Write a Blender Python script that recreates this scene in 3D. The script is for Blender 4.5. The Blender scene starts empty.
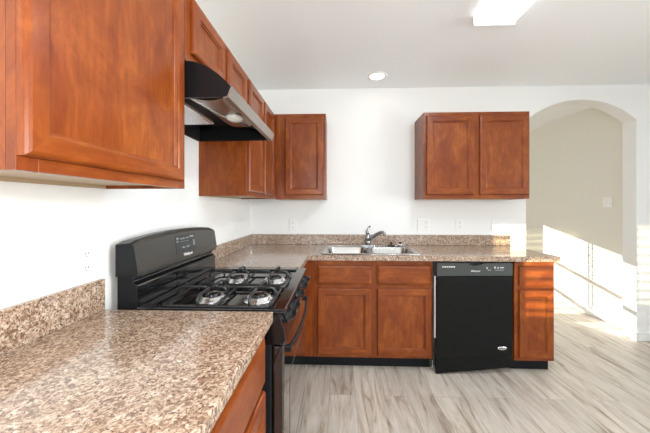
import bpy, bmesh, math, random
from mathutils import Vector, Matrix
random.seed(7)
PI = math.pi
C = bpy.context.scene.collection
S = bpy.context.scene

# ------------------------------------------------------------------ camera
cam = bpy.data.cameras.new('camera')
cam.sensor_width = 36.0
cam.lens = 293.3 / 650 * 36.0
cam.shift_x = (325 - 327.3) / 650
cam.shift_y = (206.4 - 216.5) / 650
cam.clip_start = 0.02
camo = bpy.data.objects.new('camera', cam)
C.objects.link(camo)
camo.location = (0, 0, 1.296)
camo.rotation_euler = (PI / 2, 0, 0.0367)
S.camera = camo

# ------------------------------------------------------------------ world, exposure
S.view_settings.view_transform = 'Standard'
S.view_settings.look = 'None'
S.view_settings.gamma = 1
S.view_settings.use_curve_mapping = False
S.view_settings.exposure = 0.12
S.cycles.max_bounces = 16
S.cycles.diffuse_bounces = 12
S.cycles.glossy_bounces = 6
w = bpy.data.worlds.new('sky')
S.world = w
w.use_nodes = True
wb = w.node_tree.nodes['Background']
wb.inputs['Color'].default_value = (0.82, 0.90, 1.0, 1)
wb.inputs['Strength'].default_value = 1.2

def aim(o, d):
    o.rotation_euler = Vector(d).to_track_quat('-Z', 'Y').to_euler()

def lamp(name, typ, loc, d, energy, color=(1, 1, 1), **kw):
    l = bpy.data.lights.new(name, typ)
    l.energy = energy
    l.color = color
    for k, v in kw.items():
        setattr(l, k, v)
    o = bpy.data.objects.new(name, l)
    C.objects.link(o)
    o.location = loc
    aim(o, d)
    return o

# low sun that comes in through the far window of the next room
lamp('sun', 'SUN', (0, 12, 4), (0.45, -1.0, -0.21), 15.0, (1.0, 0.95, 0.86), angle=0.0012)
# spot added outside the rear window to stripe the back wall and end cabinet
lamp('stripe_spot', 'SPOT', (-0.42, -12.0, 2.68), (2.0, 14.94, -1.72), 21000, (1.0, 0.88, 0.52),
     spot_size=0.23, spot_blend=0.7, shadow_soft_size=0.03)
# area lamps standing in for daylight behind the camera and in the next room
lamp('daylight_rear', 'AREA', (0.6, -3.12, 1.55), (0, 1, 0.06), 46, (0.74, 0.88, 1.0),
     shape='RECTANGLE', size=3.4, size_y=1.6)
lamp('side_fill', 'AREA', (4.42, -0.6, 1.35), (-5.3, 1.4, 0.25), 46, (0.92, 0.95, 0.95),  # added fill from the right, aimed at the near left cabinet
     shape='RECTANGLE', size=2.4, size_y=1.9, spread=1.45)
lamp('daylight_next_room', 'AREA', (0.72, 8.45, 1.3), (0.1, -1, 0.0), 34, (0.97, 0.96, 0.92),
     shape='RECTANGLE', size=0.85, size_y=1.2)

# the photographer's flash, just above the camera
lamp('camera_flash', 'POINT', (0.0, -0.06, 1.475), (0, 1, 0), 34, (1.0, 0.96, 0.91), shadow_soft_size=0.035)

# ------------------------------------------------------------------ materials
def new_mat(name):
    m = bpy.data.materials.new(name)
    m.use_nodes = True
    nt = m.node_tree
    return m, nt, nt.nodes['Principled BSDF']

def N(nt, typ, **kw):
    n = nt.nodes.new(typ)
    for k, v in kw.items():
        if k.startswith('i_'):
            n.inputs[k[2:].replace('_', ' ')].default_value = v
        else:
            setattr(n, k, v)
    return n

def ramp(nt, stops, fac):
    r = nt.nodes.new('ShaderNodeValToRGB')
    e = r.color_ramp.elements
    while len(e) < len(stops):
        e.new(0.5)
    for x, (p, c) in zip(e, stops):
        x.position = p
        x.color = (*c, 1)
    nt.links.new(fac, r.inputs[0])
    return r.outputs[0]

def mix(nt, fac, a, b, mode='MIX'):
    n = nt.nodes.new('ShaderNodeMix')
    n.data_type = 'RGBA'
    n.blend_type = mode
    for sock, v in ((n.inputs[0], fac), (n.inputs[6], a), (n.inputs[7], b)):
        if isinstance(v, (int, float)):
            sock.default_value = v
        elif isinstance(v, tuple):
            sock.default_value = (*v, 1)
        else:
            nt.links.new(v, sock)
    return n.outputs[2]

def plain(name, col, rough=0.5, metal=0.0, bump=0.0, bscale=200, spec=None, coat=0.0):
    m, nt, b = new_mat(name)
    t = N(nt, 'ShaderNodeTexCoord')
    nz = N(nt, 'ShaderNodeTexNoise', i_Scale=bscale, i_Detail=3.0)
    nt.links.new(t.outputs['Object'], nz.inputs['Vector'])
    c = mix(nt, nz.outputs['Fac'], tuple(x * 0.97 for x in col), tuple(min(1, x * 1.03) for x in col))
    nt.links.new(c, b.inputs['Base Color'])
    b.inputs['Roughness'].default_value = rough
    b.inputs['Metallic'].default_value = metal
    if spec is not None:
        b.inputs['Specular IOR Level'].default_value = spec
    if coat:
        b.inputs['Coat Weight'].default_value = coat
        b.inputs['Coat Roughness'].default_value = 0.05
    if bump:
        bp = N(nt, 'ShaderNodeBump', i_Strength=bump, i_Distance=0.002)
        nt.links.new(nz.outputs['Fac'], bp.inputs['Height'])
        nt.links.new(bp.outputs[0], b.inputs['Normal'])
    return m

def wood(name, axis, tint=1.0):
    """stained maple; axis = direction of the grain in object space"""
    m, nt, b = new_mat(name)
    t = N(nt, 'ShaderNodeTexCoord')
    oi = N(nt, 'ShaderNodeObjectInfo')
    off = N(nt, 'ShaderNodeVectorMath', operation='SCALE')
    off.inputs[0].default_value = (7.3, 11.1, 5.7)
    nt.links.new(oi.outputs['Random'], off.inputs['Scale'])
    add = N(nt, 'ShaderNodeVectorMath', operation='ADD')
    nt.links.new(t.outputs['Object'], add.inputs[0])
    nt.links.new(off.outputs[0], add.inputs[1])
    mp = N(nt, 'ShaderNodeMapping')
    sc = [1.0, 1.0, 1.0]
    sc[axis] = 0.10
    mp.inputs['Scale'].default_value = sc
    nt.links.new(add.outputs[0], mp.inputs['Vector'])
    g = N(nt, 'ShaderNodeTexNoise', i_Scale=75.0, i_Detail=5.0, i_Roughness=0.6, i_Distortion=0.4)
    nt.links.new(mp.outputs[0], g.inputs['Vector'])
    bl = N(nt, 'ShaderNodeTexNoise', i_Scale=9.0, i_Detail=6.0, i_Roughness=0.7, i_Distortion=0.8)
    mp2 = N(nt, 'ShaderNodeMapping')
    s2 = [1.0, 1.0, 1.0]
    s2[axis] = 0.45
    mp2.inputs['Scale'].default_value = s2
    nt.links.new(add.outputs[0], mp2.inputs['Vector'])
    nt.links.new(mp2.outputs[0], bl.inputs['Vector'])
    c1 = ramp(nt, [(0.30, (0.150 * tint, 0.026 * tint, 0.004 * tint)), (0.52, (0.220 * tint, 0.049 * tint, 0.0065 * tint)),
                   (0.74, (0.335 * tint, 0.096 * tint, 0.016 * tint))], bl.outputs['Fac'])
    c2 = ramp(nt, [(0.3, (0.82, 0.78, 0.74)), (0.7, (1.12, 1.13, 1.14))], g.outputs['Fac'])
    col = mix(nt, 1.0, c1, c2, 'MULTIPLY')
    nt.links.new(col, b.inputs['Base Color'])
    b.inputs['Roughness'].default_value = 0.36
    b.inputs['Specular IOR Level'].default_value = 0.2
    b.inputs['Coat Weight'].default_value = 0.35
    b.inputs['Coat Roughness'].default_value = 0.2
    return m

def granite(name):
    m, nt, b = new_mat(name)
    t = N(nt, 'ShaderNodeTexCoord')
    co = t.outputs['Object']
    n1 = N(nt, 'ShaderNodeTexNoise', i_Scale=82.0, i_Detail=3.0, i_Roughness=0.55, i_Distortion=0.8)
    nt.links.new(co, n1.inputs['Vector'])
    n2 = N(nt, 'ShaderNodeTexNoise', i_Scale=150.0, i_Detail=2.0, i_Roughness=0.6, i_Distortion=0.5)
    nt.links.new(co, n2.inputs['Vector'])
    n3 = N(nt, 'ShaderNodeTexNoise', i_Scale=66.0, i_Detail=3.0, i_Roughness=0.6, i_Distortion=1.2)
    nt.links.new(co, n3.inputs['Vector'])
    base = ramp(nt, [(0.36, (0.26, 0.155, 0.10)), (0.46, (0.40, 0.265, 0.18)), (0.54, (0.52, 0.385, 0.28)), (0.66, (0.72, 0.59, 0.47))], n3.outputs['Fac'])
    d1 = ramp(nt, [(0.37, (1, 1, 1)), (0.43, (0, 0, 0))], n1.outputs['Fac'])
    c = mix(nt, d1, base, (0.20, 0.115, 0.075))
    d2 = ramp(nt, [(0.375, (1, 1, 1)), (0.41, (0, 0, 0))], n2.outputs['Fac'])
    c = mix(nt, d2, c, (0.10, 0.066, 0.05))
    d3 = ramp(nt, [(0.60, (0, 0, 0)), (0.72, (1, 1, 1))], n2.outputs['Fac'])
    c = mix(nt, d3, c, (0.72, 0.62, 0.52))
    c = mix(nt, 1.0, c, (0.84, 0.84, 0.85), 'MULTIPLY')
    nt.links.new(c, b.inputs['Base Color'])
    b.inputs['Roughness'].default_value = 0.13
    b.inputs['Specular IOR Level'].default_value = 0.9
    return m

def plank_floor(name):
    m, nt, b = new_mat(name)
    t = N(nt, 'ShaderNodeTexCoord')
    mp = N(nt, 'ShaderNodeMapping')
    mp.inputs['Rotation'].default_value = (0, 0, PI / 2)
    mp.inputs['Location'].default_value = (0.35, 0.06, 0)
    nt.links.new(t.outputs['Object'], mp.inputs['Vector'])
    br = N(nt, 'ShaderNodeTexBrick', offset=0.37, i_Scale=1.0)
    br.inputs['Brick Width'].default_value = 1.22
    br.inputs['Row Height'].default_value = 0.178
    br.inputs['Mortar Size'].default_value = 0.0012
    br.inputs['Mortar Smooth'].default_value = 0.2
    br.inputs['Color1'].default_value = (0, 0, 0, 1)
    br.inputs['Color2'].default_value = (1, 1, 1, 1)
    br.inputs['Mortar'].default_value = (0.5, 0.5, 0.5, 1)
    nt.links.new(mp.outputs[0], br.inputs['Vector'])
    sep = N(nt, 'ShaderNodeSeparateXYZ')
    nt.links.new(t.outputs['Object'], sep.inputs[0])
    mul = N(nt, 'ShaderNodeMath', operation='MULTIPLY')
    mul.inputs[1].default_value = 17.0
    nt.links.new(br.outputs['Color'], mul.inputs[0])
    cmb = N(nt, 'ShaderNodeCombineXYZ')
    nt.links.new(sep.outputs['X'], cmb.inputs['X'])
    nt.links.new(sep.outputs['Y'], cmb.inputs['Y'])
    nt.links.new(mul.outputs[0], cmb.inputs['Z'])
    st = N(nt, 'ShaderNodeMapping')
    st.inputs['Scale'].default_value = (1.0, 0.11, 1.0)
    nt.links.new(cmb.outputs[0], st.inputs['Vector'])
    n1 = N(nt, 'ShaderNodeTexNoise', i_Scale=19.0, i_Detail=7.0, i_Roughness=0.58, i_Distortion=1.0)
    nt.links.new(st.outputs[0], n1.inputs['Vector'])
    n2 = N(nt, 'ShaderNodeTexNoise', i_Scale=85.0, i_Detail=4.0, i_Roughness=0.6)
    nt.links.new(st.outputs[0], n2.inputs['Vector'])
    c = ramp(nt, [(0.28, (0.20, 0.150, 0.108)), (0.38, (0.40, 0.335, 0.275)), (0.46, (0.53, 0.475, 0.41)),
                  (0.60, (0.62, 0.575, 0.515))], n1.outputs['Fac'])
    f = ramp(nt, [(0.3, (0.90, 0.88, 0.86)), (0.7, (1.06, 1.06, 1.06))], n2.outputs['Fac'])
    c = mix(nt, 1.0, c, f, 'MULTIPLY')
    tone = ramp(nt, [(0.0, (0.88, 0.87, 0.86)), (0.5, (0.98, 0.98, 0.98)), (1.0, (1.07, 1.06, 1.04))], br.outputs['Color'])
    c = mix(nt, 1.0, c, tone, 'MULTIPLY')
    c = mix(nt, br.outputs['Fac'], c, (0.30, 0.26, 0.22))
    nt.links.new(c, b.inputs['Base Color'])
    b.inputs['Roughness'].default_value = 0.38
    return m

def brushed(name, col, rough, axis):
    m, nt, b = new_mat(name)
    t = N(nt, 'ShaderNodeTexCoord')
    mp = N(nt, 'ShaderNodeMapping')
    sc = [1.0, 1.0, 1.0]
    sc[axis] = 0.02
    mp.inputs['Scale'].default_value = sc
    nt.links.new(t.outputs['Object'], mp.inputs['Vector'])
    n = N(nt, 'ShaderNodeTexNoise', i_Scale=300.0, i_Detail=3.0)
    nt.links.new(mp.outputs[0], n.inputs['Vector'])
    c = ramp(nt, [(0.3, tuple(x * 0.88 for x in col)), (0.7, col)], n.outputs['Fac'])
    nt.links.new(c, b.inputs['Base Color'])
    b.inputs['Metallic'].default_value = 1.0
    b.inputs['Roughness'].default_value = rough
    return m

def emitter(name, col, strength):
    m, nt, b = new_mat(name)
    b.inputs['Base Color'].default_value = (0.9, 0.9, 0.88, 1)
    b.inputs['Emission Color'].default_value = (*col, 1)
    b.inputs['Emission Strength'].default_value = strength
    return m

def mesh_filter(name):
    m, nt, b = new_mat(name)
    t = N(nt, 'ShaderNodeTexCoord')
    n = N(nt, 'ShaderNodeTexVoronoi', i_Scale=160.0)
    nt.links.new(t.outputs['Object'], n.inputs['Vector'])
    c = ramp(nt, [(0.1, (0.92, 0.93, 0.95)), (0.7, (0.70, 0.71, 0.73))], n.outputs['Distance'])
    nt.links.new(c, b.inputs['Base Color'])
    b.inputs['Metallic'].default_value = 0.3
    b.inputs['Roughness'].default_value = 0.35
    return m

M = dict(
    wall=plain('wall_paint', (0.84, 0.84, 0.825), 0.75, bump=0.12, bscale=260),
    hall=plain('hall_paint', (0.79, 0.77, 0.70), 0.75, bump=0.12, bscale=260),
    ceil=plain('ceiling_paint', (0.90, 0.925, 0.945), 0.85, bump=0.25, bscale=120),
    trim=plain('trim_paint', (0.85, 0.85, 0.83), 0.4),
    floor=plank_floor('plank_floor'),
    woodx=wood('stained_wood_across', 0), woody=wood('stained_wood_along', 1), woodz=wood('stained_wood_upright', 2),
    inner=plain('raw_maple', (0.46, 0.34, 0.21), 0.5),
    gran=granite('speckled_laminate'),
    black=plain('black_enamel', (0.006, 0.006, 0.007), 0.10, coat=0.3),
    side=plain('black_side', (0.012, 0.013, 0.015), 0.35, spec=0.2),
    gloss=plain('black_gloss', (0.006, 0.006, 0.006), 0.03, coat=1.0, spec=0.8),
    blackp=plain('black_plastic', (0.008, 0.008, 0.009), 0.30, spec=0.25),
    blackm=plain('black_matte', (0.010, 0.010, 0.011), 0.55),
    iron=plain('cast_iron', (0.014, 0.014, 0.015), 0.34, spec=0.6),
    guard=plain('charcoal_panel', (0.040, 0.037, 0.033), 0.28),
    dwblk=plain('dishwasher_black', (0.009, 0.009, 0.009), 0.30, bump=0.05, bscale=500, spec=0.12),
    dwpan=plain('dishwasher_panel', (0.045, 0.05, 0.047), 0.30),
    steel=brushed('stainless', (0.52, 0.51, 0.49), 0.24, 0),
    steely=brushed('stainless_along', (0.50, 0.475, 0.44), 0.32, 1),
    chrome=plain('chrome', (0.82, 0.83, 0.85), 0.07, 1.0),
    tap=plain('satin_chrome', (0.36, 0.37, 0.39), 0.12, 1.0),
    alu=plain('aluminium', (0.75, 0.76, 0.77), 0.25, 1.0),
    white=plain('white_plastic', (0.84, 0.84, 0.82), 0.35),
    grey=plain('grey_print', (0.55, 0.56, 0.57), 0.5),
    dim=plain('dim_print', (0.22, 0.23, 0.24), 0.5),
    slot=plain('dark_slot', (0.03, 0.03, 0.03), 0.6),
    lens=plain('frosted_lens', (0.86, 0.86, 0.82), 0.4),
    screen=plain('display_glass', (0.010, 0.012, 0.013), 0.08),
    filt=mesh_filter('filter_mesh'),
    diff=emitter('lit_diffuser', (0.95, 0.98, 1.0), 1.5),
    bulb=emitter('lit_downlight', (1.0, 0.95, 0.84), 9.0),
    blind=plain('blind_slat', (0.85, 0.84, 0.80), 0.5),
    toe=plain('toe_kick_black', (0.010, 0.011, 0.013), 0.45, spec=0.15),
)

# ------------------------------------------------------------------ mesh builder
class MB:
    def __init__(self):
        self.bm = bmesh.new()

    def box(self, x0, x1, y0, y1, z0, z1, bev=0.0, mat=0, seg=2):
        b = bmesh.new()
        bmesh.ops.create_cube(b, size=1)
        for v in b.verts:
            v.co = Vector((x0 + (v.co.x + .5) * (x1 - x0), y0 + (v.co.y + .5) * (y1 - y0), z0 + (v.co.z + .5) * (z1 - z0)))
        if bev:
            bmesh.ops.bevel(b, geom=b.edges[:], offset=bev, segments=seg, affect='EDGES', profile=0.5)
        for f in b.faces:
            f.material_index = mat
        self.add(b)
        return self

    def add(self, b, mat4=None):
        if mat4 is not None:
            b.transform(mat4)
        me = bpy.data.meshes.new('tmp')
        b.to_mesh(me)
        b.free()
        self.bm.from_mesh(me)
        bpy.data.meshes.remove(me)

    def prism(self, poly, axis, a, c, mat=0, bev=0.0):
        """poly of 2D points extruded along axis from a to c; 2D axes are the other two in order"""
        b = bmesh.new()
        def p3(p, t):
            if axis == 0: return (t, p[0], p[1])
            if axis == 1: return (p[0], t, p[1])
            return (p[0], p[1], t)
        lo = [b.verts.new(p3(p, a)) for p in poly]
        hi = [b.verts.new(p3(p, c)) for p in poly]
        n = len(poly)
        b.faces.new(lo)
        b.faces.new(hi[::-1])
        for i in range(n):
            b.faces.new((lo[i], hi[i], hi[(i + 1) % n], lo[(i + 1) % n]))
        bmesh.ops.recalc_face_normals(b, faces=b.faces[:])
        if bev:
            bmesh.ops.bevel(b, geom=b.edges[:], offset=bev, segments=2, affect='EDGES', profile=0.5)
        bmesh.ops.triangulate(b, faces=[f for f in b.faces if len(f.verts) > 4])
        for f in b.faces:
            f.material_index = mat
        self.add(b)
        return self

    def tube(self, pts, r, seg=10, mat=0, cap=True):
        pts = [Vector(p) for p in pts]
        rs = r if isinstance(r, (list, tuple)) else [r] * len(pts)
        b = bmesh.new()
        rings = []
        up = None
        for i, p in enumerate(pts):
            d = (pts[min(i + 1, len(pts) - 1)] - pts[max(i - 1, 0)]).normalized()
            if up is None:
                up = Vector((0, 0, 1)) if abs(d.z) < 0.9 else Vector((1, 0, 0))
            u = d.cross(up).normalized()
            v = u.cross(d).normalized()
            up = v
            rings.append([b.verts.new(p + (u * math.cos(2 * PI * k / seg) + v * math.sin(2 * PI * k / seg)) * rs[i]) for k in range(seg)])
        for a, c in zip(rings, rings[1:]):
            for k in range(seg):
                b.faces.new((a[k], a[(k + 1) % seg], c[(k + 1) % seg], c[k]))
        if cap:
            b.faces.new(rings[0])
            b.faces.new(rings[-1][::-1])
        bmesh.ops.recalc_face_normals(b, faces=b.faces[:])
        for f in b.faces:
            f.material_index = mat
            f.smooth = len(f.verts) == 4
        self.add(b)
        return self

    def lathe(self, prof, seg=24, mat=0, xf=None, smooth=True):
        """prof = [(r, z)...] turned about z, then moved by the matrix xf"""
        b = bmesh.new()
        rings = []
        for r, z in prof:
            if r < 1e-6:
                rings.append([b.verts.new((0, 0, z))])
            else:
                rings.append([b.verts.new((r * math.cos(2 * PI * k / seg), r * math.sin(2 * PI * k / seg), z)) for k in range(seg)])
        for a, c in zip(rings, rings[1:]):
            for k in range(seg):
                q = [a[k % len(a)], a[(k + 1) % len(a)], c[(k + 1) % len(c)], c[k % len(c)]]
                q2 = []
                for v in q:
                    if v not in q2: q2.append(v)
                if len(q2) > 2:
                    b.faces.new(q2)
        for r in (rings[0], rings[-1]):
            if len(r) > 2:
                b.faces.new(r)
        bmesh.ops.recalc_face_normals(b, faces=b.faces[:])
        for f in b.faces:
            f.material_index = mat
            f.smooth = smooth and len(f.verts) <= 4
        self.add(b, xf)
        return self

    def loft(self, sections, closed_ends=True, mat=0, smooth=False):
        b = bmesh.new()
        rings = [[b.verts.new(p) for p in s] for s in sections]
        n = len(rings[0])
        for a, c in zip(rings, rings[1:]):
            for k in range(n):
                f = b.faces.new((a[k], a[(k + 1) % n], c[(k + 1) % n], c[k]))
                f.smooth = smooth
        if closed_ends:
            b.faces.new(rings[0])
            b.faces.new(rings[-1][::-1])
        bmesh.ops.recalc_face_normals(b, faces=b.faces[:])
        for f in b.faces:
            f.material_index = mat
        self.add(b)
        return self

    def mesh(self, name, mats, off=None):
        if off is not None:
            self.bm.transform(Matrix.Translation(-Vector(off)))
        me = bpy.data.meshes.new(name)
        self.bm.to_mesh(me)
        self.bm.free()
        for m in (mats if isinstance(mats, (list, tuple)) else [mats]):
            me.materials.append(m)
        return me

def tag(o, label, cat=None, group=None):
    o['label'] = label
    if cat: o['category'] = cat
    if group: o['group'] = group
    return o

def root_loc(o):
    while o.parent: o = o.parent
    return o.location

def obj(name, mb, mats, parent=None, local=False, label=None):
    """one mesh object; coordinates are world coordinates unless local"""
    me = mb.mesh(name, mats, None if (parent is None or local) else root_loc(parent))
    o = bpy.data.objects.new(name, me)
    C.objects.link(o)
    if parent: o.parent = parent
    if label: o['label'] = label
    return o

def single(name, mb, mats, loc, label, cat, group=None):
    me = mb.mesh(name, mats, loc)
    o = bpy.data.objects.new(name, me)
    C.objects.link(o)
    o.location = loc
    return tag(o, label, cat, group)

def thing(name, loc, label, cat, group=None, rotz=0.0):
    o = bpy.data.objects.new(name, None)
    C.objects.link(o)
    o.empty_display_size = 0.1
    o.location = loc
    o.rotation_euler = (0, 0, rotz)
    return tag(o, label, cat, group)

def struct(name, mb, mats, parent=None):
    me = mb.mesh(name, mats)
    o = bpy.data.objects.new(name, me)
    C.objects.link(o)
    if parent: o.parent = parent
    o['kind'] = 'structure'
    return o

def text(name, s, size, mat, parent, loc, rot, depth=0.0006, local=False):
    cu = bpy.data.curves.new(name, 'FONT')
    cu.body = s
    cu.size = size
    cu.extrude = depth
    cu.align_x = 'CENTER'
    cu.align_y = 'CENTER'
    t = bpy.data.objects.new('tmp_text', cu)
    C.objects.link(t)
    dg = bpy.context.evaluated_depsgraph_get()
    me = bpy.data.meshes.new_from_object(t.evaluated_get(dg))
    bpy.data.objects.remove(t)
    bpy.data.curves.remove(cu)
    me.name = name
    me.materials.clear()
    me.materials.append(mat)
    o = bpy.data.objects.new(name, me)
    C.objects.link(o)
    o.parent = parent
    o.location = Vector(loc) - (Vector((0, 0, 0)) if local else root_loc(parent))
    o.rotation_euler = rot
    return o

# ------------------------------------------------------------------ setting
XL, YB, ZC = -0.883, 2.94, 2.474
AX0, AX1, ASP, ATOP = 1.838, 2.88, 2.135, 2.335
XR, YR, YF, XH = 4.5, -3.2, 8.6, 3.02
T = 0.14

struct('floor', MB().box(XL - .2, XR + .2, YR - .2, YF + .2, -0.1, 0), M['floor'])
struct('ceiling', MB().box(XL - .2, XR + .2, YR - .2, YF + .2, ZC, ZC + 0.1), M['ceil'])
struct('wall_left', MB().box(XL - .15, XL, YR, YF, 0, ZC), M['wall'])

hw = (AX1 - AX0) / 2
rise = ATOP - ASP
R = (hw * hw + rise * rise) / (2 * rise)
ac = (AX0 + AX1) / 2
a0 = math.asin(hw / R)
arc = [(ac + R * math.sin(a0 - 2 * a0 * k / 32), ATOP - R + R * math.cos(a0 - 2 * a0 * k / 32)) for k in range(33)]
poly = [(XL, 0), (XL, ZC), (XR, ZC), (XR, 0), (AX1, 0)] + arc + [(AX0, 0)]
struct('wall_back', MB().prism(poly, 1, YB, YB + T), M['wall'])

def wall_with_hole(name, axis, a, b, u0, u1, holes, mat):
    """upright wall between u0 and u1 with rectangular holes (h0,h1,z0,z1) sorted along u"""
    mb = MB()
    def bx(p, q, z0, z1):
        if q - p < 1e-6 or z1 - z0 < 1e-6: return
        if axis == 0: mb.box(a, b, p, q, z0, z1)
        else: mb.box(p, q, a, b, z0, z1)
    cur = u0
    for h0, h1, z0, z1 in holes:
        bx(cur, h0, 0, ZC)
        bx(h0, h1, 0, z0)
        bx(h0, h1, z1, ZC)
        cur = h1
    bx(cur, u1, 0, ZC)
    return struct(name, mb, mat)

W1 = (0.22, 1.145, 0.66, 1.945)          # next room
W2 = (0.70, 2.30, 1.30, 1.80)           # behind the camera
W3 = (-1.8, 0.6, 0.35, 2.15)            # beside, right wall
wall_with_hole('wall_far', 1, YF, YF + .15, XL, XR, [W1], M['hall'])
wall_with_hole('wall_rear', 1, YR - .15, YR, XL, XR, [W2], M['wall'])
wall_with_hole('wall_right', 0, XR, XR + .15, YR, YB + T, [W3], M['wall'])
struct('wall_hall', MB().box(XH, XH + .12, YB + T, YF, 0, ZC), M['hall'])

def window(name, axis, a, hole, rails, mull, th=0.05, fr=0.04):
    h0, h1, z0, z1 = hole
    mb = MB()
    def bx(p, q, s, t, d=th):
        if axis == 1: mb.box(p, q, a, a + d, s, t, 0.004)
        else: mb.box(a, a + d, p, q, s, t, 0.004)
    bx(h0, h0 + .012, z0, z1); bx(h1 - .012, h1, z0, z1)
    bx(h0, h1, z0, z0 + .02); bx(h0, h1, z1 - .012, z1)
    for r in rails: bx(h0 + .01, h1 - .01, r - fr / 2, r + fr / 2)
    for r in mull: bx(r - .015, r + .015, z0, z1)
    return struct(name, mb, M['trim'])

window('window_1', 1, YF + .05, W1, [1.458, 1.085], [])
window('window_2', 1, YR - .10, W2, [], [1.5])
window('window_3', 0, XR + .05, W3, [], [-0.6], fr=.05)

def blind(loc, w0, w1, y, z0, z1, pitch, depth, label, tilt=0.0):
    t = thing('window_blind', loc, label, 'blind')
    obj('headrail', MB().box(w0, w1, y - .025, y + .025, z1 - .012, z1 + .03, .004), M['blind'], t)
    mb = MB()
    z = z1 - .03
    dz = depth / 2 * math.sin(tilt)
    while z > z0 + .01:
        mb.prism([(y - depth / 2, z - dz - .001), (y + depth / 2, z + dz - .001), (y + depth / 2, z + dz + .001), (y - depth / 2, z - dz + .001)], 0, w0, w1)
        z -= pitch
    obj('slats', mb, M['blind'], t)
    mb = MB()
    for x in (w0 + .60 * (w1 - w0),):
        for dy in (-depth / 2 - .002, depth / 2 + .002):
            mb.box(x - .005, x + .005, y + dy - .0006, y + dy + .0006, z0, z1)
    obj('ladder_tape', mb, M['blind'], t)
    return t

blind((0.72, YF + .02, W1[2]), W1[0] + .015, W1[1] - .015, YF + .02, W1[2] + .03, W1[3] - .03, .044, .046,
      'white slatted blind in the window of the room beyond the arch')
blind((1.5, YR - .03, W2[2]), W2[0] + .01, W2[1] - .01, YR - .03, W2[2] + .02, W2[3] - .03, .050, .046,
      'white slatted blind in the window behind the viewer', tilt=0.22)

# baseboards
struct('baseboard_back', MB().box(AX1 + .002, XR, YB - .013, YB, 0, .085, .004), M['trim'])
struct('baseboard_hall', MB().box(XH - .013, XH, YB + T + .005, YF, 0, .085, .004), M['trim'])
struct('baseboard_arch', MB().box(AX1 - .013, AX1, YB - .013, YB + T, 0, .085, .004), M['trim'])

# ------------------------------------------------------------------ cabinet fronts
def panel_door_mesh(name, w, h, t=0.02, stile=0.058):
    """recessed panel door; local x = width, z = height, front at y = -t, back at y = 0"""
    b = bmesh.new()
    rings = [(0.0, 0.0), (0.0, -t + .010), (0.0015, -t + .006), (0.005, -t + .002), (0.010, -t), (stile - .009, -t), (stile - .007, -t + .004), (stile - .001, -t + .005),
             (stile + .001, -t + .010), (stile + .004, -t + .012)]
    loops = []
    for ins, y in rings:
        loops.append([b.verts.new(p) for p in ((ins, y, ins), (w - ins, y, ins), (w - ins, y, h - ins), (ins, y, h - ins))])
    b.faces.new(loops[0])
    for a, c in zip(loops, loops[1:]):
        for k in range(4):
            f = b.faces.new((a[k], a[(k + 1) % 4], c[(k + 1) % 4], c[k]))
            f.material_index = 1 if k in (0, 2) else 0
    b.faces.new(loops[-1])
    bmesh.ops.recalc_face_normals(b, faces=b.faces[:])
    me = bpy.data.meshes.new(name)
    b.to_mesh(me)
    b.free()
    me.materials.append(M['woodz'])
    me.materials.append(M['woodx'])
    return me

def slab_mesh(name, w, h, t=0.02):
    b = bmesh.new()
    rings = [(0, 0), (0, -t + .009), (.004, -t + .005), (.018, -t)]
    loops = [[b.verts.new(p) for p in ((i, y, i), (w - i, y, i), (w - i, y, h - i), (i, y, h - i))] for i, y in rings]
    b.faces.new(loops[0])
    for a, c in zip(loops, loops[1:]):
        for k in range(4):
            b.faces.new((a[k], a[(k + 1) % 4], c[(k + 1) % 4], c[k]))
    b.faces.new(loops[-1])
    bmesh.ops.recalc_face_normals(b, faces=b.faces[:])
    me = bpy.data.meshes.new(name)
    b.to_mesh(me)
    b.free()
    me.materials.append(M['woodx'])
    return me

def front(parent, kind, face, pos, u0, u1, z0, z1, stile=0.058):
    """a door or drawer on a cabinet face: face 'S' looks to -y at y=pos, face 'E' looks to +x at x=pos"""
    if kind == 'door': me = panel_door_mesh('door', u1 - u0, z1 - z0, stile=stile)
    else: me = slab_mesh('drawer', u1 - u0, z1 - z0)
    o = bpy.data.objects.new(kind, me)
    C.objects.link(o)
    o.parent = parent
    base = Vector((u0, pos, z0)) if face == 'S' else Vector((pos, u0, z0))
    o.location = base - parent.location
    o.rotation_euler = (0, 0, 0 if face == 'S' else PI / 2)
    return o

def frame_box(parent, face, pos, u0, u1, z0, z1, verticals, horizontals, th=0.019, sw=0.04):
    """face frame built of stiles (verticals, centre positions) and rails (horizontals: z0,z1)"""
    mb = MB()
    def bx(p, q, s, t, mat):
        if face == 'S': mb.box(p, q, pos, pos + th, s, t, .001, mat)
        else: mb.box(pos - th, pos, p, q, s, t, .001, mat)
    for p, q in verticals: bx(p, q, z0, z1, 0)
    vs = sorted(verticals)
    for s, t in horizontals:
        for (p, q), (r, v) in zip(vs, vs[1:]):
            bx(q, r, s, t, 1)
    return obj('face_frame', mb, [M['woodz'], M['woodx'] if face == 'S' else M['woody']], parent)

UZ0, UZ1 = 1.362, 2.13
XFU = XL + .305           # upper frame face, left run
YFU = YB - .305           # upper frame face, back run

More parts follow.
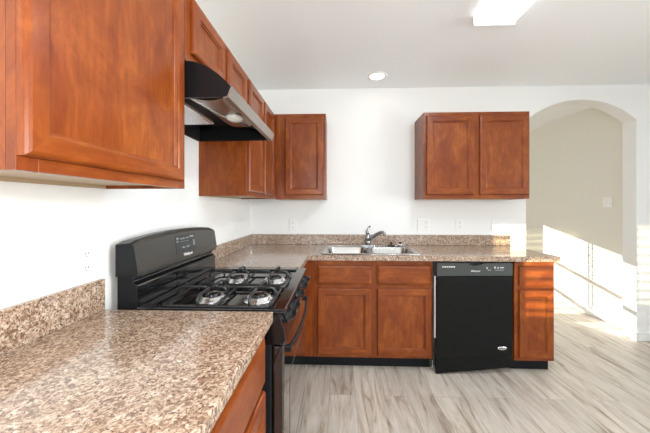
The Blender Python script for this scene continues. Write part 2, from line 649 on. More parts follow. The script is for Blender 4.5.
def upper_left(y0, y1, z0, z1, label, doors, verticals, stile=.058):
    t = thing('wall_cabinet', (XL, (y0 + y1) / 2, z0), label, 'cabinet', None)
    c = MB()
    e = .002
    c.box(XL + e, XFU - .019, y0, y0 + .015, z0, z1, 0, 0)
    c.box(XL + e, XFU - .019, y1 - .015, y1, z0, z1, 0, 0)
    c.box(XL + e, XFU - .019, y0 + .015, y1 - .015, z1 - .015, z1, 0, 1)
    c.box(XL + e, XL + .012, y0 + .015, y1 - .015, z0, z1 - .015, 0, 1)
    obj('carcass', c, [M['woodz'], M['inner']], t)
    obj('bottom_panel', MB().box(XL + .012, XFU - .019, y0 + .015, y1 - .015, z0 + .012, z0 + .026), M['inner'], t, label='pale underside panel')
    frame_box(t, 'E', XFU, y0, y1, z0, z1, verticals, [(z0, z0 + .04), (z1 - .04, z1)])
    for d0, d1, dz0, dz1 in doors:
        front(t, 'door', 'E', XFU, d0, d1, dz0, dz1, stile)
    return t

upper_left(.505, 1.085, UZ0, UZ1, 'reddish wood wall cabinet with one wide door, nearest, left of the black hood',
           [(.506, 1.054, UZ0 + .026, UZ1 - .02)], [(.505, .545), (1.045, 1.085)], .050)
upper_left(1.087, 1.825, 1.852, UZ1, 'short reddish wood wall cabinet directly above the black range hood',
           [(1.125, 1.445, 1.892, UZ1 - .025), (1.485, 1.795, 1.892, UZ1 - .025)], [(1.087, 1.13), (1.44, 1.49), (1.785, 1.825)])
upper_left(1.827, 2.63, UZ0, UZ1, 'tall reddish wood wall cabinet just beyond the range hood, running into the corner',
           [(1.85, 2.195, UZ0 + .03, UZ1 - .025), (2.245, 2.575, UZ0 + .03, UZ1 - .025)], [(1.827, 1.86), (2.19, 2.25), (2.565, 2.63)])

def upper_back(x0, x1, label, doors, verticals, ends=(0, 0)):
    t = thing('wall_cabinet', ((x0 + x1) / 2, YB, UZ0), label, 'cabinet')
    c = MB()
    e = .002
    c.box(x0, x0 + .015, YFU + .019, YB - e, UZ0, UZ1)
    c.box(x1 - .015, x1, YFU + .019, YB - e, UZ0, UZ1)
    c.box(x0 + .015, x1 - .015, YFU + .019, YB - e, UZ1 - .015, UZ1, 0, 1)
    c.box(x0 + .015, x1 - .015, YB - .012, YB - e, UZ0, UZ1 - .015, 0, 1)
    obj('carcass', c, [M['woodz'], M['inner']], t)
    obj('bottom_panel', MB().box(x0 + .015, x1 - .015, YFU + .019, YB - .012, UZ0 + .012, UZ0 + .026), M['inner'], t, label='pale underside panel')
    frame_box(t, 'S', YFU, x0, x1, UZ0, UZ1, verticals, [(UZ0, UZ0 + .04), (UZ1 - .04, UZ1)])
    for d0, d1 in doors:
        front(t, 'door', 'S', YFU, d0, d1, UZ0 + .036, UZ1 - .032)
    return t

upper_back(XFU + .002, -.110, 'narrow single-door wood wall cabinet in the corner of the back wall',
           [(-.478, -.132)], [(XFU + .002, -.465), (-.15, -.110)])
upper_back(.759, 1.677, 'wide two-door wood wall cabinet alone on back wall beside the arch',
           [(.781, 1.196), (1.243, 1.662)], [(.759, .80), (1.18, 1.26), (1.640, 1.677)])

# ------------------------------------------------------------------ base cabinets
CT = 0.914                # counter top height
BT = 0.874                # cabinet top
YFB = 2.33                # base frame face, back run
XFB = XL + .61            # base frame face, left run

def base_back(x0, x1, label, verticals, doors, drawers, cat='cabinet', open_top=True, side_l=True):
    t = thing('base_cabinet', ((x0 + x1) / 2, YB, 0), label, cat)
    c = MB()
    e = .004
    c.box(x0, x0 + .016, YFB + .019, YB - e, .1, BT)
    c.box(x1 - .016, x1, YFB + .019, YB - e, .1, BT)
    c.box(x0 + .016, x1 - .016, YFB + .019, YB - e, .1, .116, 0, 1)
    c.box(x0 + .016, x1 - .016, YB - .012, YB - e, .116, BT, 0, 1)
    obj('carcass', c, [M['woodz'], M['inner']], t)
    obj('toe_kick', MB().box(x0, x1, YFB + .065, YB - .03, 0, .1), M['toe'], t, label='black recessed plinth')
    frame_box(t, 'S', YFB, x0, x1, .1, BT, verticals, [(.1, .14), (.645, .69), (.825, BT)])
    for d in doors: front(t, 'door', 'S', YFB, d[0], d[1], .122, .652)
    for d in drawers: front(t, 'drawer', 'S', YFB, d[0], d[1], .680, .832)
    return t

base_back(-.198, .740, 'wood base cabinet under the sink, two doors below two false drawer fronts',
          [(-.198, -.150), (.235, .330), (.715, .740)], [(-.164, .263), (.307, .731)], [(-.164, .263), (.307, .731)])
base_back(1.368, 1.668, 'narrow wood base cabinet at counter end, right of the dishwasher, in striped light',
          [(1.368, 1.412), (1.630, 1.668)], [(1.398, 1.656)], [(1.398, 1.656)])

# corner base cabinet (mostly behind the range): filler faces both ways
t = thing('base_cabinet', (-.55, 2.4, 0), 'corner wood base cabinet between the black range and the sink cabinet', 'cabinet')
c = MB()
c.box(XL + .004, XFB - .019, 1.835, 1.851, .1, BT)
c.box(XL + .004, -.216, YB - .016, YB - .004, .1, BT, 0, 1)
c.box(XL + .004, XFB - .02, 1.851, YB - .016, .1, .116, 0, 1)
obj('carcass', c, [M['woodz'], M['inner']], t)
mb = MB().box(XFB - .019, XFB, 1.835, YFB + .019, .1, BT, .001).box(XFB, -.200, YFB, YFB + .019, .1, BT, .001)
obj('filler_panel', mb, M['woodz'], t)
obj('toe_kick', MB().box(XL + .03, XFB - .065, 1.84, YB - .03, 0, .1).box(XFB - .065, -.2, YFB + .065, YB - .03, 0, .1), M['toe'], t,
    label='black recessed plinth')

# near base cabinet under the left counter
t = thing('base_cabinet', (XL, .7, 0), 'wood base cabinet under the near left counter, drawer over door', 'cabinet')
yb0, yb1 = 0.13, 1.04
c = MB()
c.box(XL + .004, XFB - .019, yb0, yb0 + .016, .1, BT)
c.box(XL + .004, XFB - .019, yb1 - .016, yb1, .1, BT)
c.box(XL + .004, XFB - .019, yb0 + .016, yb1 - .016, .1, .116, 0, 1)
obj('carcass', c, [M['woodz'], M['inner']], t)
obj('toe_kick', MB().box(XL + .03, XFB - .065, yb0, yb1, 0, .1), M['toe'], t, label='black recessed plinth')
frame_box(t, 'E', XFB, yb0, yb1, .1, BT, [(yb0, yb0 + .04), (yb1 - .04, yb1)], [(.1, .14), (.64, .69), (.83, BT)])
front(t, 'drawer', 'E', XFB, yb0 + .01, yb1 - .012, .672, .835)
front(t, 'door', 'E', XFB, yb0 + .01, .582, .122, .645)
front(t, 'door', 'E', XFB, .588, yb1 - .012, .122, .645)

# ------------------------------------------------------------------ countertops
CE = -.236                # left-run counter front edge
CY = 2.283                # back-run counter front edge
t = thing('countertop', (XL, .6, BT), 'speckled tan laminate countertop filling the lower left, up to the range', 'countertop')
obj('worktop', MB().box(XL + .001, CE, -.35, 1.058, BT + .001, CT, .004), M['gran'], t)
obj('backsplash', MB().box(XL + .001, XL + .02, -.35, 1.058, CT, 1.028, .003), M['gran'], t)

t = thing('countertop', (.4, YB, BT), 'speckled tan laminate countertop along the back wall around the sink', 'countertop')
sx0, sx1, sy0, sy1 = -.105, .630, 2.36, 2.81
b = bmesh.new()
def slab_top(z, flip):
    o = [(XL + .001, 1.832), (CE, 1.832), (CE, CY), (1.680, CY), (1.680, YB - .001), (XL + .001, YB - .001)]
    i = [(sx0, sy0), (sx1, sy0), (sx1, sy1), (sx0, sy1)]
    ov = [b.verts.new((x, y, z)) for x, y in o]
    iv = [b.verts.new((x, y, z)) for x, y in i]
    # split in quads around the hole
    p = b.verts.new((CE, YB - .001, z))
    fs = [(ov[0], ov[1], ov[2], p, ov[5]), (ov[2], ov[3], iv[1], iv[0]), (ov[3], ov[4], iv[2], iv[1]), (ov[4], p, iv[3], iv[2]), (p, ov[2], iv[0], iv[3])]
    for f in fs: b.faces.new(f if not flip else f[::-1])
    return ov, iv, p
to, ti, tp = slab_top(CT, False)
bo, bi, bp_ = slab_top(BT + .001, True)
n = len(to)
seq_t = [to[0], to[1], to[2], to[3], to[4], tp, to[5]]
seq_b = [bo[0], bo[1], bo[2], bo[3], bo[4], bp_, bo[5]]
for k in range(7):
    b.faces.new((seq_t[k], seq_t[(k + 1) % 7], seq_b[(k + 1) % 7], seq_b[k]))
for k in range(4):
    b.faces.new((ti[k], ti[(k + 1) % 4], bi[(k + 1) % 4], bi[k]))
bmesh.ops.recalc_face_normals(b, faces=b.faces[:])
mb = MB()
mb.add(b)
obj('worktop', mb, M['gran'], t)
mb = MB().box(XL + .001, 1.678, YB - .02, YB - .001, CT, 1.016, .003).box(XL + .001, XL + .02, 1.835, YB - .02, CT, 1.016, .003)
obj('backsplash', mb, M['gran'], t)

# ------------------------------------------------------------------ sink, faucet, stoppers
t = thing('kitchen_sink', (.262, 2.585, CT), 'stainless double-bowl sink set in the back countertop', 'sink')
RX0, RX1, RY0, RY1 = -.130, .655, 2.325, 2.845
bowls = [(-.088, .252, 2.366, 2.742), (.284, .618, 2.366, 2.742)]
mb = MB()
zt = CT + .006
xs = [RX0 + .004, bowls[0][0], bowls[0][1], bowls[1][0], bowls[1][1], RX1 - .004]
ys = [RY0 + .004, bowls[0][2], bowls[0][3], RY1 - .004]
for i in range(5):
    for j in range(3):
        if j == 1 and i in (1, 3): continue
        mb.box(xs[i], xs[i + 1], ys[j], ys[j + 1], CT + .0005, zt)
mb.tube([(RX0 + .012, RY0, CT + .004), (RX1 - .012, RY0, CT + .004), (RX1, RY0 + .012, CT + .004), (RX1, RY1 - .012, CT + .004),
         (RX1 - .012, RY1, CT + .004), (RX0 + .012, RY1, CT + .004), (RX0, RY1 - .012, CT + .004), (RX0, RY0 + .012, CT + .004), (RX0 + .012, RY0, CT + .004)], .0045, 8)
obj('rim', mb, M['steel'], t)

def rrect(x0, x1, y0, y1, r, z, k=6):
    pts = []
    for cx, cy, s in ((x1 - r, y1 - r, 0), (x0 + r, y1 - r, 1), (x0 + r, y0 + r, 2), (x1 - r, y0 + r, 3)):
        for i in range(k + 1):
            a = (s + i / k) * PI / 2
            pts.append((cx + r * math.cos(a), cy + r * math.sin(a), z))
    return pts

for x0, x1, y0, y1 in bowls:
    b = bmesh.new()
    secs = [rrect(x0 - .002, x1 + .002, y0 - .002, y1 + .002, .04, zt + .0004), rrect(x0 + .003, x1 - .003, y0 + .003, y1 - .003, .05, zt - .008),
            rrect(x0 + .010, x1 - .010, y0 + .010, y1 - .010, .06, zt - .12), rrect(x0 + .022, x1 - .022, y0 + .022, y1 - .022, .065, zt - .158),
            rrect(x0 + .05, x1 - .05, y0 + .05, y1 - .05, .06, zt - .168)]
    rings = [[b.verts.new(p) for p in s] for s in secs]
    for a, c in zip(rings, rings[1:]):
        for k in range(len(a)):
            f = b.faces.new((a[k], a[(k + 1) % len(a)], c[(k + 1) % len(a)], c[k]))
            f.smooth = True
    b.faces.new(rings[-1])
    # corner fillets between the square cut and the round bowl mouth
    flat = rrect(x0 - .002, x1 + .002, y0 - .002, y1 + .002, .0005, zt + .0003)
    fl = [b.verts.new(p) for p in flat]
    for k in range(len(fl)):
        b.faces.new((fl[k], fl[(k + 1) % len(fl)], rings[0][(k + 1) % len(fl)], rings[0][k]))
    bmesh.ops.recalc_face_normals(b, faces=b.faces[:])
    mb = MB()
    mb.add(b)
    bowl = obj('bowl', mb, M['steel'], t)
    cx, cy = (x0 + x1) / 2, (y0 + y1) / 2
    obj('drain', MB().lathe([(.0, .001), (.030, .001), (.034, .004), (.044, .004), (.046, 0)], 24, 0, Matrix.Translation((cx, cy, zt - .168))), M['chrome'], bowl)

fx, fy = .283, 2.795
t = thing('kitchen_faucet', (fx, fy, zt), 'chrome single-lever faucet standing behind the sink bowls', 'faucet')
obj('base_plate', MB().prism([(fx - .055 + .02 * math.cos(a) if math.cos(a) < 0 else fx + .055 + .02 * math.cos(a), fy + .024 * math.sin(a))
     for a in [2 * PI * k / 24 for k in range(24)]], 2, zt + .0005, zt + .010, 0, .003), M['chrome'], t)
obj('body', MB().lathe([(.030, 0), (.028, .03), (.026, .06), (.027, .085), (.023, .10), (.012, .110), (0, .112)], 24, 0,
     Matrix.Translation((fx, fy, zt + .010))), M['tap'], t)
sp = [(fx, fy - .01, zt + .055), (fx + .035, fy - .035, zt + .085), (fx + .075, fy - .065, zt + .118), (fx + .105, fy - .088, zt + .135),
      (fx + .125, fy - .103, zt + .138), (fx + .136, fy - .112, zt + .128), (fx + .138, fy - .114, zt + .112)]
obj('spout', MB().tube(sp, [.018, .0175, .017, .0165, .016, .016, .0165], 14), M['tap'], t)
obj('lever', MB().tube([(fx, fy, zt + .112), (fx - .010, fy, zt + .132), (fx + .002, fy + .004, zt + .160), (fx + .020, fy + .008, zt + .190)],
     [.019, .016, .011, .010], 12), M['tap'], t)

t = thing('sink_stopper', (.500, 2.792, zt), 'black rubber sink stopper lying on the sink deck, left of the metal strainer', 'stopper')
obj('disc', MB().lathe([(0, 0), (.034, 0), (.036, .006), (.030, .010), (.012, .013), (0, .013)], 24, 0, Matrix.Translation((.500, 2.792, zt + .0005))), M['blackm'], t)
obj('knob', MB().lathe([(.007, .012), (.007, .022), (.014, .026), (.015, .033), (.009, .037), (0, .038)], 16, 0, Matrix.Translation((.500, 2.792, zt))), M['blackm'], t)
t = thing('sink_strainer', (.585, 2.785, zt), 'chrome basket strainer with black knob on the right of the sink deck', 'strainer')
obj('basket', MB().lathe([(0, 0), (.024, 0), (.028, .012), (.037, .017), (.038, .021), (.026, .023), (0, .023)], 24, 0, Matrix.Translation((.585, 2.785, zt + .0005))), M['chrome'], t)
obj('knob', MB().lathe([(.006, .022), (.006, .028), (.015, .031), (.016, .038), (.010, .042), (0, .043)], 16, 0, Matrix.Translation((.585, 2.785, zt))), M['blackm'], t,
    label='black knob')

# ------------------------------------------------------------------ gas range
GY0, GY1 = 1.088, 1.822
t = thing('gas_range', (-.53, (GY0 + GY1) / 2, 0), 'black freestanding gas range between the two counters on the left', 'range')
mb = MB().box(-.835, -.250, GY0 + .004, GY1 - .004, .04, .888, .004)
for x in (-.78, -.30):
    for y in (GY0 + .06, GY1 - .06):
        mb.lathe([(.018, 0), (.018, .045)], 12, 0, Matrix.Translation((x, y, 0)))
obj('body', mb, M['side'], t)
od = obj('oven_door', MB().box(-.249, -.203, GY0 + .006, GY1 - .006, .190, .770, .007), M['gloss'], t)
obj('oven_window', MB().box(-.2035, -.2015, GY0 + .14, GY1 - .14, .30, .60, .0008), M['gloss'], od)
hp = []
for k in range(17):
    u = k / 16
    y = GY0 + .055 + u * (GY1 - GY0 - .11)
    bow = math.sin(PI * u) ** 0.6
    hp.append((-.191 + .020 * bow, y, .742))
mb = MB().tube(hp, .0078, 12)
for y in (hp[0][1], hp[-1][1]):
    mb.box(-.206, -.182, y - .011, y + .011, .730, .754, .004)
obj('handle', mb, M['blackp'], od)
obj('storage_drawer', MB().box(-.249, -.205, GY0 + .006, GY1 - .006, .055, .178, .006), M['gloss'], t)
obj('control_panel', MB().prism([(-.30, .776), (-.212, .776), (-.196, .790), (-.200, .830), (-.222, .892), (-.30, .892)], 1, GY0 + .003, GY1 - .003, 0, .003), M['black'], t)
# knobs on the sloped panel
nrm = Vector((.062, 0, .022)).normalized()
for y in (GY0 + .085, GY0 + .20, (GY0 + GY1) / 2, GY1 - .20, GY1 - .085):
    q = nrm.to_track_quat('Z', 'Y').to_matrix().to_4x4()
    xf = Matrix.Translation(Vector((-.2095, y, .857))) @ q
    mb = MB().lathe([(.027, 0), (.027, .004), (.023, .006), (.021, .028), (.018, .032), (0, .032)], 20, 0, xf)
    bb = bmesh.new()
    bmesh.ops.create_cube(bb, size=1)
    for v in bb.verts: v.co = Vector((v.co.x * .042, v.co.y * .012, .037 + v.co.z * .016))
    bmesh.ops.bevel(bb, geom=bb.edges[:], offset=.002, segments=2, affect='EDGES')
    mb.add(bb, xf)
    kn = obj('knob', mb, M['blackp'], t)
    mm = MB()
    bb = bmesh.new()
    bmesh.ops.create_cube(bb, size=1)
    for v in bb.verts: v.co = Vector((.013 + v.co.x * .009, v.co.y * .003, 0.0453 + v.co.z * .001))
    mm.add(bb, xf)
    obj('pointer_mark', mm, M['grey'], kn)
# cooktop with two shallow wells
b = bmesh.new()
CX0, CX1, CY0, CY1, CZ = -.765, -.196, GY0, GY1, .912
b.free()
mb = MB()
mb.box(CX0, CX1, CY0, CY1, .890, .903, .004)
for (x0, x1, y0, y1) in ((CX0, CX0 + .05, CY0, CY1), (CX1 - .055, CX1, CY0, CY1), (CX0 + .05, CX1 - .055, CY0, CY0 + .022), (CX0 + .05, CX1 - .055, CY1 - .05, CY1),
                         (CX0 + .05, CX1 - .055, 1.362, 1.388)):
    mb.box(x0, x1, y0, y1, .9005, CZ, .004)
obj('cooktop', mb, M['black'], t)
BX, BY = (-.535, -.335), (1.225, 1.535)
for y in BY:
    for x in BX:
        xf = Matrix.Translation((x, y, .903))
        bn = obj('burner', MB().lathe([(.068, 0), (.066, .004), (.054, .007), (.050, .016), (.042, .019), (0, .019)], 24, 0, xf), M['alu'], t, label='aluminium burner head')
        obj('burner_cap', MB().lathe([(.036, .019), (.038, .021), (.037, .026), (.028, .030), (0, .032)], 24, 0, xf), M['black'], bn, label='black cap')
for gi, y in enumerate(BY):
    mb = MB()
    gy0, gy1 = y - .130, y + .128
    gx0, gx1 = -.680, -.262
    r = .0056
    zt2 = .935
    zl = .917
    loop = rrect(gx0, gx1, gy0, gy1, .03, zl, 4)
    mb.tube(loop + [loop[0]], r, 8, 0, False)
    mb.tube([((gx0 + gx1) / 2, gy0, zl), ((gx0 + gx1) / 2, gy1, zl)], r, 8)
    for fx_, fy_ in ((gx0 + .03, gy0 + .006), (gx1 - .03, gy0 + .006), (gx0 + .03, gy1 - .006), (gx1 - .03, gy1 - .006)):
        mb.tube([(fx_, fy_, zl), (fx_, fy_, .9035)], r, 8)
    for x in BX:
        for a in (0, PI / 2, PI, 3 * PI / 2):
            dx, dy = math.cos(a), math.sin(a)
            ex = gx0 if dx < -.5 and x == BX[0] else gx1 if dx > .5 and x == BX[1] else (gx0 + gx1) / 2 if abs(dx) > .5 else x
            ey = gy1 if dy > .5 else gy0 if dy < -.5 else y
            i = Vector((x + dx * .024, y + dy * .024, .956))
            e = Vector((ex, ey, .956))
            L = (e - i).length
            d = (e - i) / L
            mb.tube([i + Vector((0, 0, -.008)), i + d * .006, i + d * (L * .5), e - d * .022, e - d * .008 + Vector((0, 0, -.005)), e + Vector((0, 0, -.016)), Vector((ex, ey, zl))],
                    [r * .8, r, r, r, r, r, r], 8)
    obj('grate', mb, M['iron'], t)

# backguard
bgm = MB().prism([(-.850, .890), (-.768, .890), (-.771, .992), (-.788, 1.004), (-.790, 1.10), (-.850, 1.15)], 1, GY0 + .010, GY1 - .010, 0, .003)
for f in bgm.bm.faces:
    if abs(f.normal.y) > .5: f.material_index = 1
bg = obj('backguard', bgm, [M['black'], M['side']], t)
secs = []
NS = 18
for k in range(NS + 1):
    u = k / NS
    y = GY0 + .002 + u * (GY1 - GY0 - .004)
    e = min(u, 1 - u) * (GY1 - GY0)
    top = 1.160 + .024 * math.sin(PI * u) ** .8
    inset = 0 if e > .012 else (.012 - e) * .4
    secs.append([(-.850, y, 1.022 + inset), (-.850, y, top - inset - .006), (-.795, y, top - inset), (-.784, y, top - .005 - inset), (-.777, y, top - .016 - inset),
                 (-.763, y, 1.042 + inset), (-.764, y, 1.028 + inset), (-.775, y, 1.020 + inset)])
fas = MB().loft(secs)
for f in fas.bm.faces:
    if abs(f.normal.y) > .5 or f.normal.z > .8 or f.normal.x < -.5: f.material_index = 1
up = obj('control_fascia', fas, [M['guard'], M['side']], bg, label='charcoal control fascia')
# things on the sloped fascia: local frame along the slope
p0, p1 = Vector((-.777, 0, 1.158)), Vector((-.763, 0, 1.042))
sl = (p0 - p1).normalized()
nf = Vector((sl.z, 0, -sl.x))
def on_fascia(y0, y1, s0, s1, d, lift=0.0):
    mb = MB()
    bb = bmesh.new()
    vs = []
    for dd in (lift, lift + d):
        for yy, ss in ((y0, s0), (y1, s0), (y1, s1), (y0, s1)):
            vs.append(bb.verts.new(p1 + sl * ss + nf * dd + Vector((0, yy, 0))))
    bb.faces.new(vs[:4]); bb.faces.new(vs[4:][::-1])
    for k in range(4):
        bb.faces.new((vs[k], vs[(k + 1) % 4], vs[4 + (k + 1) % 4], vs[4 + k]))
    bmesh.ops.recalc_face_normals(bb, faces=bb.faces[:])
    mb.add(bb)
    return mb
# sub-parts hang on the range itself so nothing goes deeper than three levels
ds = obj('display', on_fascia(1.365, 1.555, .030, .112, .002, -.0005), M['screen'], t, label='dark clock display with pale legends')
for (a, c, s0, s1) in ((1.375, 1.395, .095, .103), (1.375, 1.39, .080, .088), (1.41, 1.45, .092, .098), (1.46, 1.49, .092, .098), (1.50, 1.54, .094, .104),
                       (1.41, 1.49, .080, .0815), (1.42, 1.445, .048, .055), (1.46, 1.49, .048, .055), (1.53, 1.545, .05, .08)):
    obj('button_legend', on_fascia(a, c, s0, s1, .0004, .0016), M['dim'], ds)
q = Matrix((Vector((0, 1, 0)), sl, nf)).transposed().to_euler()
text('logo', 'Whirlpool', .020, M['white'], t, p1 + sl * .014 + nf * .001 + Vector((0, 1.47, 0)), q)
obj('trim_strip', MB().tube([(-.770, GY0 + .012, .991), (-.770, GY1 - .012, .991)], .003, 8), M['guard'], bg)

# ------------------------------------------------------------------ range hood
HY0, HY1 = 1.09, 1.824
t = thing('range_hood', (XL, (HY0 + HY1) / 2, 1.70), 'black under-cabinet range hood with curved front above the range', 'hood')
def hood_prof(o=0.0):
    return [(XL + .002, 1.850 - o), (-.60, 1.850 - o), (-.548, 1.845 - o), (-.498, 1.828 - o), (-.452, 1.796 - o * .8), (-.420, 1.766 - o * .4), (-.404 - o * .2, 1.748)]
outer = hood_prof()
inner = hood_prof(.012)
mb = MB().prism(outer + inner[::-1], 1, HY0 + .012, HY1 - .012)
obj('canopy', mb, M['blackp'], t)
end = outer + [(-.418, 1.709), (XL + .002, 1.706)]
for y in (HY0, HY1 - .012):
    obj('end_panel', MB().prism(end, 1, y, y + .012), M['blackp'], t)
obj('front_rim', MB().prism([(-.4035, 1.748), (-.398, 1.748), (-.412, 1.707), (-.432, 1.704), (-.432, 1.709), (-.420, 1.712)], 1, HY0, HY1), M['steely'], t, label='brushed steel front rim')
obj('back_panel', MB().box(XL + .002, XL + .014, HY0 + .012, HY1 - .012, 1.706, 1.838), M['blackm'], t)
obj('inner_pan', MB().prism([(XL + .014, 1.800), (-.62, 1.800), (-.45, 1.764), (-.45, 1.770), (-.62, 1.808), (XL + .014, 1.808)], 1, HY0 + .012, HY1 - .012), M['blackm'], t)
f = obj('grease_filter', MB().box(XL + .03, -.645, HY0 + .03, HY0 + .40, 1.722, 1.732, .002), M['filt'], t, label='silver mesh grease filter')
mb = MB()
for (x0, x1, y0, y1) in ((XL + .026, XL + .036, HY0 + .026, HY0 + .404), (-.651, -.641, HY0 + .026, HY0 + .404), (XL + .036, -.651, HY0 + .026, HY0 + .036), (XL + .036, -.651, HY0 + .394, HY0 + .404)):
    mb.box(x0, x1, y0, y1, 1.719, 1.735, .002)
obj('filter_frame', mb, M['alu'], f)
# reflector trough with its lamp cover
secs = []
for k in range(15):
    u = k / 14
    a = PI * u
    secs.append((-.545 - .075 * math.cos(a), 1.770 - .030 * math.sin(a) ** .7))
prof = secs + [(x, z + .004) for x, z in secs[::-1]]
lh = obj('lamp_reflector', MB().prism(prof, 1, HY0 + .12, HY1 - .20), M['steely'], t, label='shiny steel lamp reflector')
obj('lamp_lens', MB().lathe([(.045, 0), (.045, .004), (.038, .016), (.022, .024), (0, .026)], 24, 0,
    Matrix.Translation((-.515, HY0 + .36, 1.745)) @ Matrix.Rotation(PI, 4, 'X')), M['lens'], lh, label='white lamp lens')
obj('switch_bar', MB().tube([(-.62, HY0 + .10, 1.752), (-.56, HY0 + .30, 1.732), (-.50, HY0 + .52, 1.742)], .006, 8), M['alu'], lh)

# ------------------------------------------------------------------ dishwasher
dw_r = 0.05
t = thing('dishwasher', (.752, 2.276, 0), 'black dishwasher under the counter, pulled out slightly at its left', 'dishwasher', None, dw_r)
DW = .592
bz = .862
obj('tub', MB().box(.045, DW - .01, .035, .50, .10, .855), M['grey'], t, True, label='pale tub side behind the door')
obj('door', MB().box(0, DW, 0, .034, .125, .758, .008), M['dwblk'], t, True)
obj('access_panel', MB().prism([(.004, .006), (DW - .004, .050), (DW - .004, .122), (.004, .122)], 1, .012, .035, 0, .002), M['dwblk'], t, True)
obj('door_edge', MB().box(-.007, .003, .016, .034, .28, .755, .001), M['white'], t, True, label='white door edge')
dip = [(.004, .762), (DW - .004, .762), (DW - .004, bz), (.365, bz), (.350, bz - .012), (.325, bz - .020), (.275, bz - .020), (.250, bz - .012), (.235, bz), (.004, bz)]
cp = obj('control_panel', MB().prism(dip, 1, -.004, .030, 0, .002), M['dwpan'], t, True, label='dark grey control panel with pale legends')
obj('handle_recess', MB().box(.230, .370, .028, .034, bz - .030, bz - .002), M['blackm'], t, True)
for k in range(6):
    obj('vent_slot', MB().box(.045 + k * .017, .057 + k * .017, -.0046, -.0036, .829, .837), M['white'], cp, True)
for (a, c, z0, z1) in ((.385, .395, .818, .830), (.445, .457, .820, .834), (.47, .478, .818, .832), (.49, .520, .822, .830), (.395, .42, .806, .809), (.45, .52, .806, .808)):
    obj('button_legend', MB().box(a, c, -.0046, -.0036, z0, z1), M['grey'], cp, True)
text('logo', 'Whirlpool', .017, M['white'], t, (.300, -.0045, .800), (PI / 2, 0, 0), local=True)
sq = Matrix.Translation((.510, .0005, .205)) @ Matrix.Rotation(PI / 2, 4, 'X') @ Matrix.Diagonal((1, .40, 1, 1))
bd = obj('badge', MB().lathe([(.036, 0), (.036, .001), (.033, .0022), (0, .0026)], 32, 0, sq), M['alu'], t, True, label='silver oval badge')
text('badge_lettering', 'Whirlpool', .013, M['slot'], bd, (.510, -.0024, .205), (PI / 2, 0, 0), .0002, local=True)
obj('levelling_foot', MB().box(.000, .016, .085, .105, .002, .075, .003).box(-.004, .018, .078, .11, .045, .05, .001), M['alu'], t, True, label='bright metal foot bracket')

# ------------------------------------------------------------------ outlets and switches
def plate(name, p, face, label, cat, kinds, w=None, h=.115):
    """kinds: list of 'outlet' or 'switch' gangs; face S (y wall, looking to -y), E (x wall, looking +x), W (looking -x)"""
    n = len(kinds)
    w = w or (.072 + .046 * (n - 1))
    rz = {'S': 0, 'E': PI / 2, 'W': -PI / 2}[face]
    t = thing(name, p, label, cat, None, rz)
    obj('cover_plate', MB().box(-w / 2, w / 2, -.006, -.0005, -h / 2, h / 2, .003), M['white'], t, True)
    for i, k in enumerate(kinds):
        x = (i - (n - 1) / 2) * .046
        if k == 'outlet':
            for z in (-.024, .024):
                so = obj('socket', MB().prism([(x - .016 + .0, z - .010), (x - .011, z - .015), (x + .011, z - .015), (x + .016, z - .010),
                         (x + .016, z + .010), (x + .011, z + .015), (x - .011, z + .015), (x - .016, z + .010)], 1, -.0085, -.0055), M['white'], t, True)
                mb = MB().box(x - .008, x - .0055, -.0089, -.0084, z - .002, z + .007).box(x + .0055, x + .008, -.0089, -.0084, z - .002, z + .006)
                mb.box(x - .002, x + .002, -.0089, -.0084, z - .010, z - .006)
                obj('slots', mb, M['slot'], so, True)
        elif k == 'rocker':
            obj('rocker', MB().prism([(-.011, -.032), (-.009, -.032), (-.005, 0), (-.006, .032), (-.0055, .032), (-.0055, -.032)][:0] or
                [(-.0055, -.033), (-.0095, -.033), (-.0065, .033), (-.0055, .033)], 0, x - .016, x + .016), M['white'], t, True)
        else:
            sw = obj('switch_slot', MB().box(x - .006, x + .006, -.0068, -.0058, -.013, .013), M['white'], t, True)
            obj('toggle', MB().box(x - .004, x + .004, -.016, -.0060, -.002, .010, .0015), M['white'], t, True)
    return t

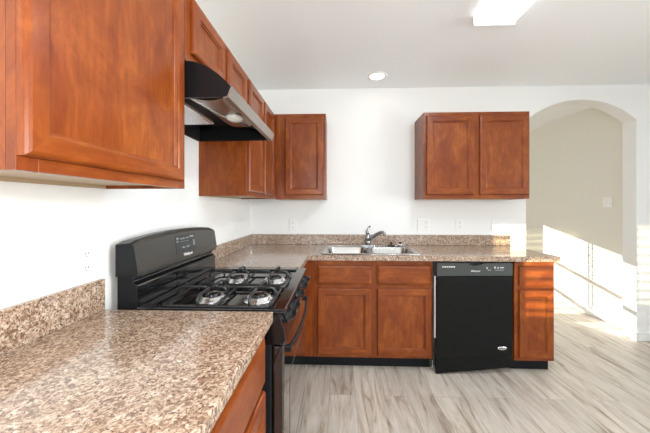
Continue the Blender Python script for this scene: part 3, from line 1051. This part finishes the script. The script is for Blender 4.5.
plate('power_outlet', (XL, .990, 1.106), 'E', 'white duplex outlet on left wall between near backsplash and range', 'outlet', ['outlet'], .076, .120)
plate('light_switch', (XL, 2.43, 1.118), 'E', 'white wall plate low on left wall beyond the range, beside the corner', 'switch', ['rocker'])
plate('power_outlet', (-.455, YB, 1.108), 'S', 'white duplex outlet on back wall under the corner cabinet', 'outlet', ['outlet'])
plate('light_switch', (.845, YB, 1.115), 'S', 'wide white double wall plate on back wall, right of the sink', 'switch', ['switch', 'outlet'])
plate('power_outlet', (1.196, YB, 1.115), 'S', 'single white outlet on back wall over the dishwasher', 'outlet', ['outlet'])
plate('light_switch', (1.540, YB, 1.118), 'S', 'small white switch plate in the bright stripes beside the arch', 'switch', ['switch'])
plate('light_switch', (XH, 3.40, 1.345), 'W', 'white double switch plate on the wall beyond the arch', 'switch', ['rocker', 'rocker'])

# ------------------------------------------------------------------ ceiling lights
t = thing('ceiling_light', (.965, 1.25, ZC), 'long white lit fluorescent ceiling fixture at the top of the view', 'ceiling light')
obj('housing', MB().box(.86, 1.07, .64, 1.85, ZC - .020, ZC - .0005), M['white'], t)
secs = []
lf = [(.840, ZC - .002), (.840, ZC - .040), (.850, ZC - .052), (1.080, ZC - .052), (1.090, ZC - .040), (1.090, ZC - .002)]
obj('diffuser', MB().prism(lf, 1, .645, 1.845), M['diff'], t)
for y in (.632, 1.846):
    obj('end_cap', MB().box(.838, 1.092, y, y + .012, ZC - .060, ZC - .0005, .003), M['white'], t)

fl = lamp('fixture_tubes', 'AREA', (.965, 1.245, ZC - .064), (0, 0, -1), 18, (0.82, 0.93, 1.0), shape='RECTANGLE', size=.22, size_y=1.15)
fl.parent = t
fl.location = Vector((.965, 1.245, ZC - .064)) - t.location

t = thing('recessed_light', (.352, 2.664, ZC), 'round lit recessed downlight in the ceiling above the sink', 'ceiling light')
xf = Matrix.Translation((.352, 2.664, ZC))
obj('trim_ring', MB().lathe([(.062, -.004), (.066, -.0075), (.084, -.006), (.092, -.001), (.092, -.0003), (.062, -.0003)], 36, 0, xf), M['white'], t)
obj('lens', MB().lathe([(0, -.006), (.062, -.0055), (.062, -.001), (0, -.001)], 36, 0, xf), M['bulb'], t)
dl = lamp('downlight_beam', 'SPOT', (.352, 2.664, ZC - .02), (0, .10, -1), 1.0, (1.0, .95, .86), spot_size=1.7, spot_blend=.55, shadow_soft_size=.05)
dl.parent = t
dl.location = Vector((.352, 2.664, ZC - .02)) - t.location
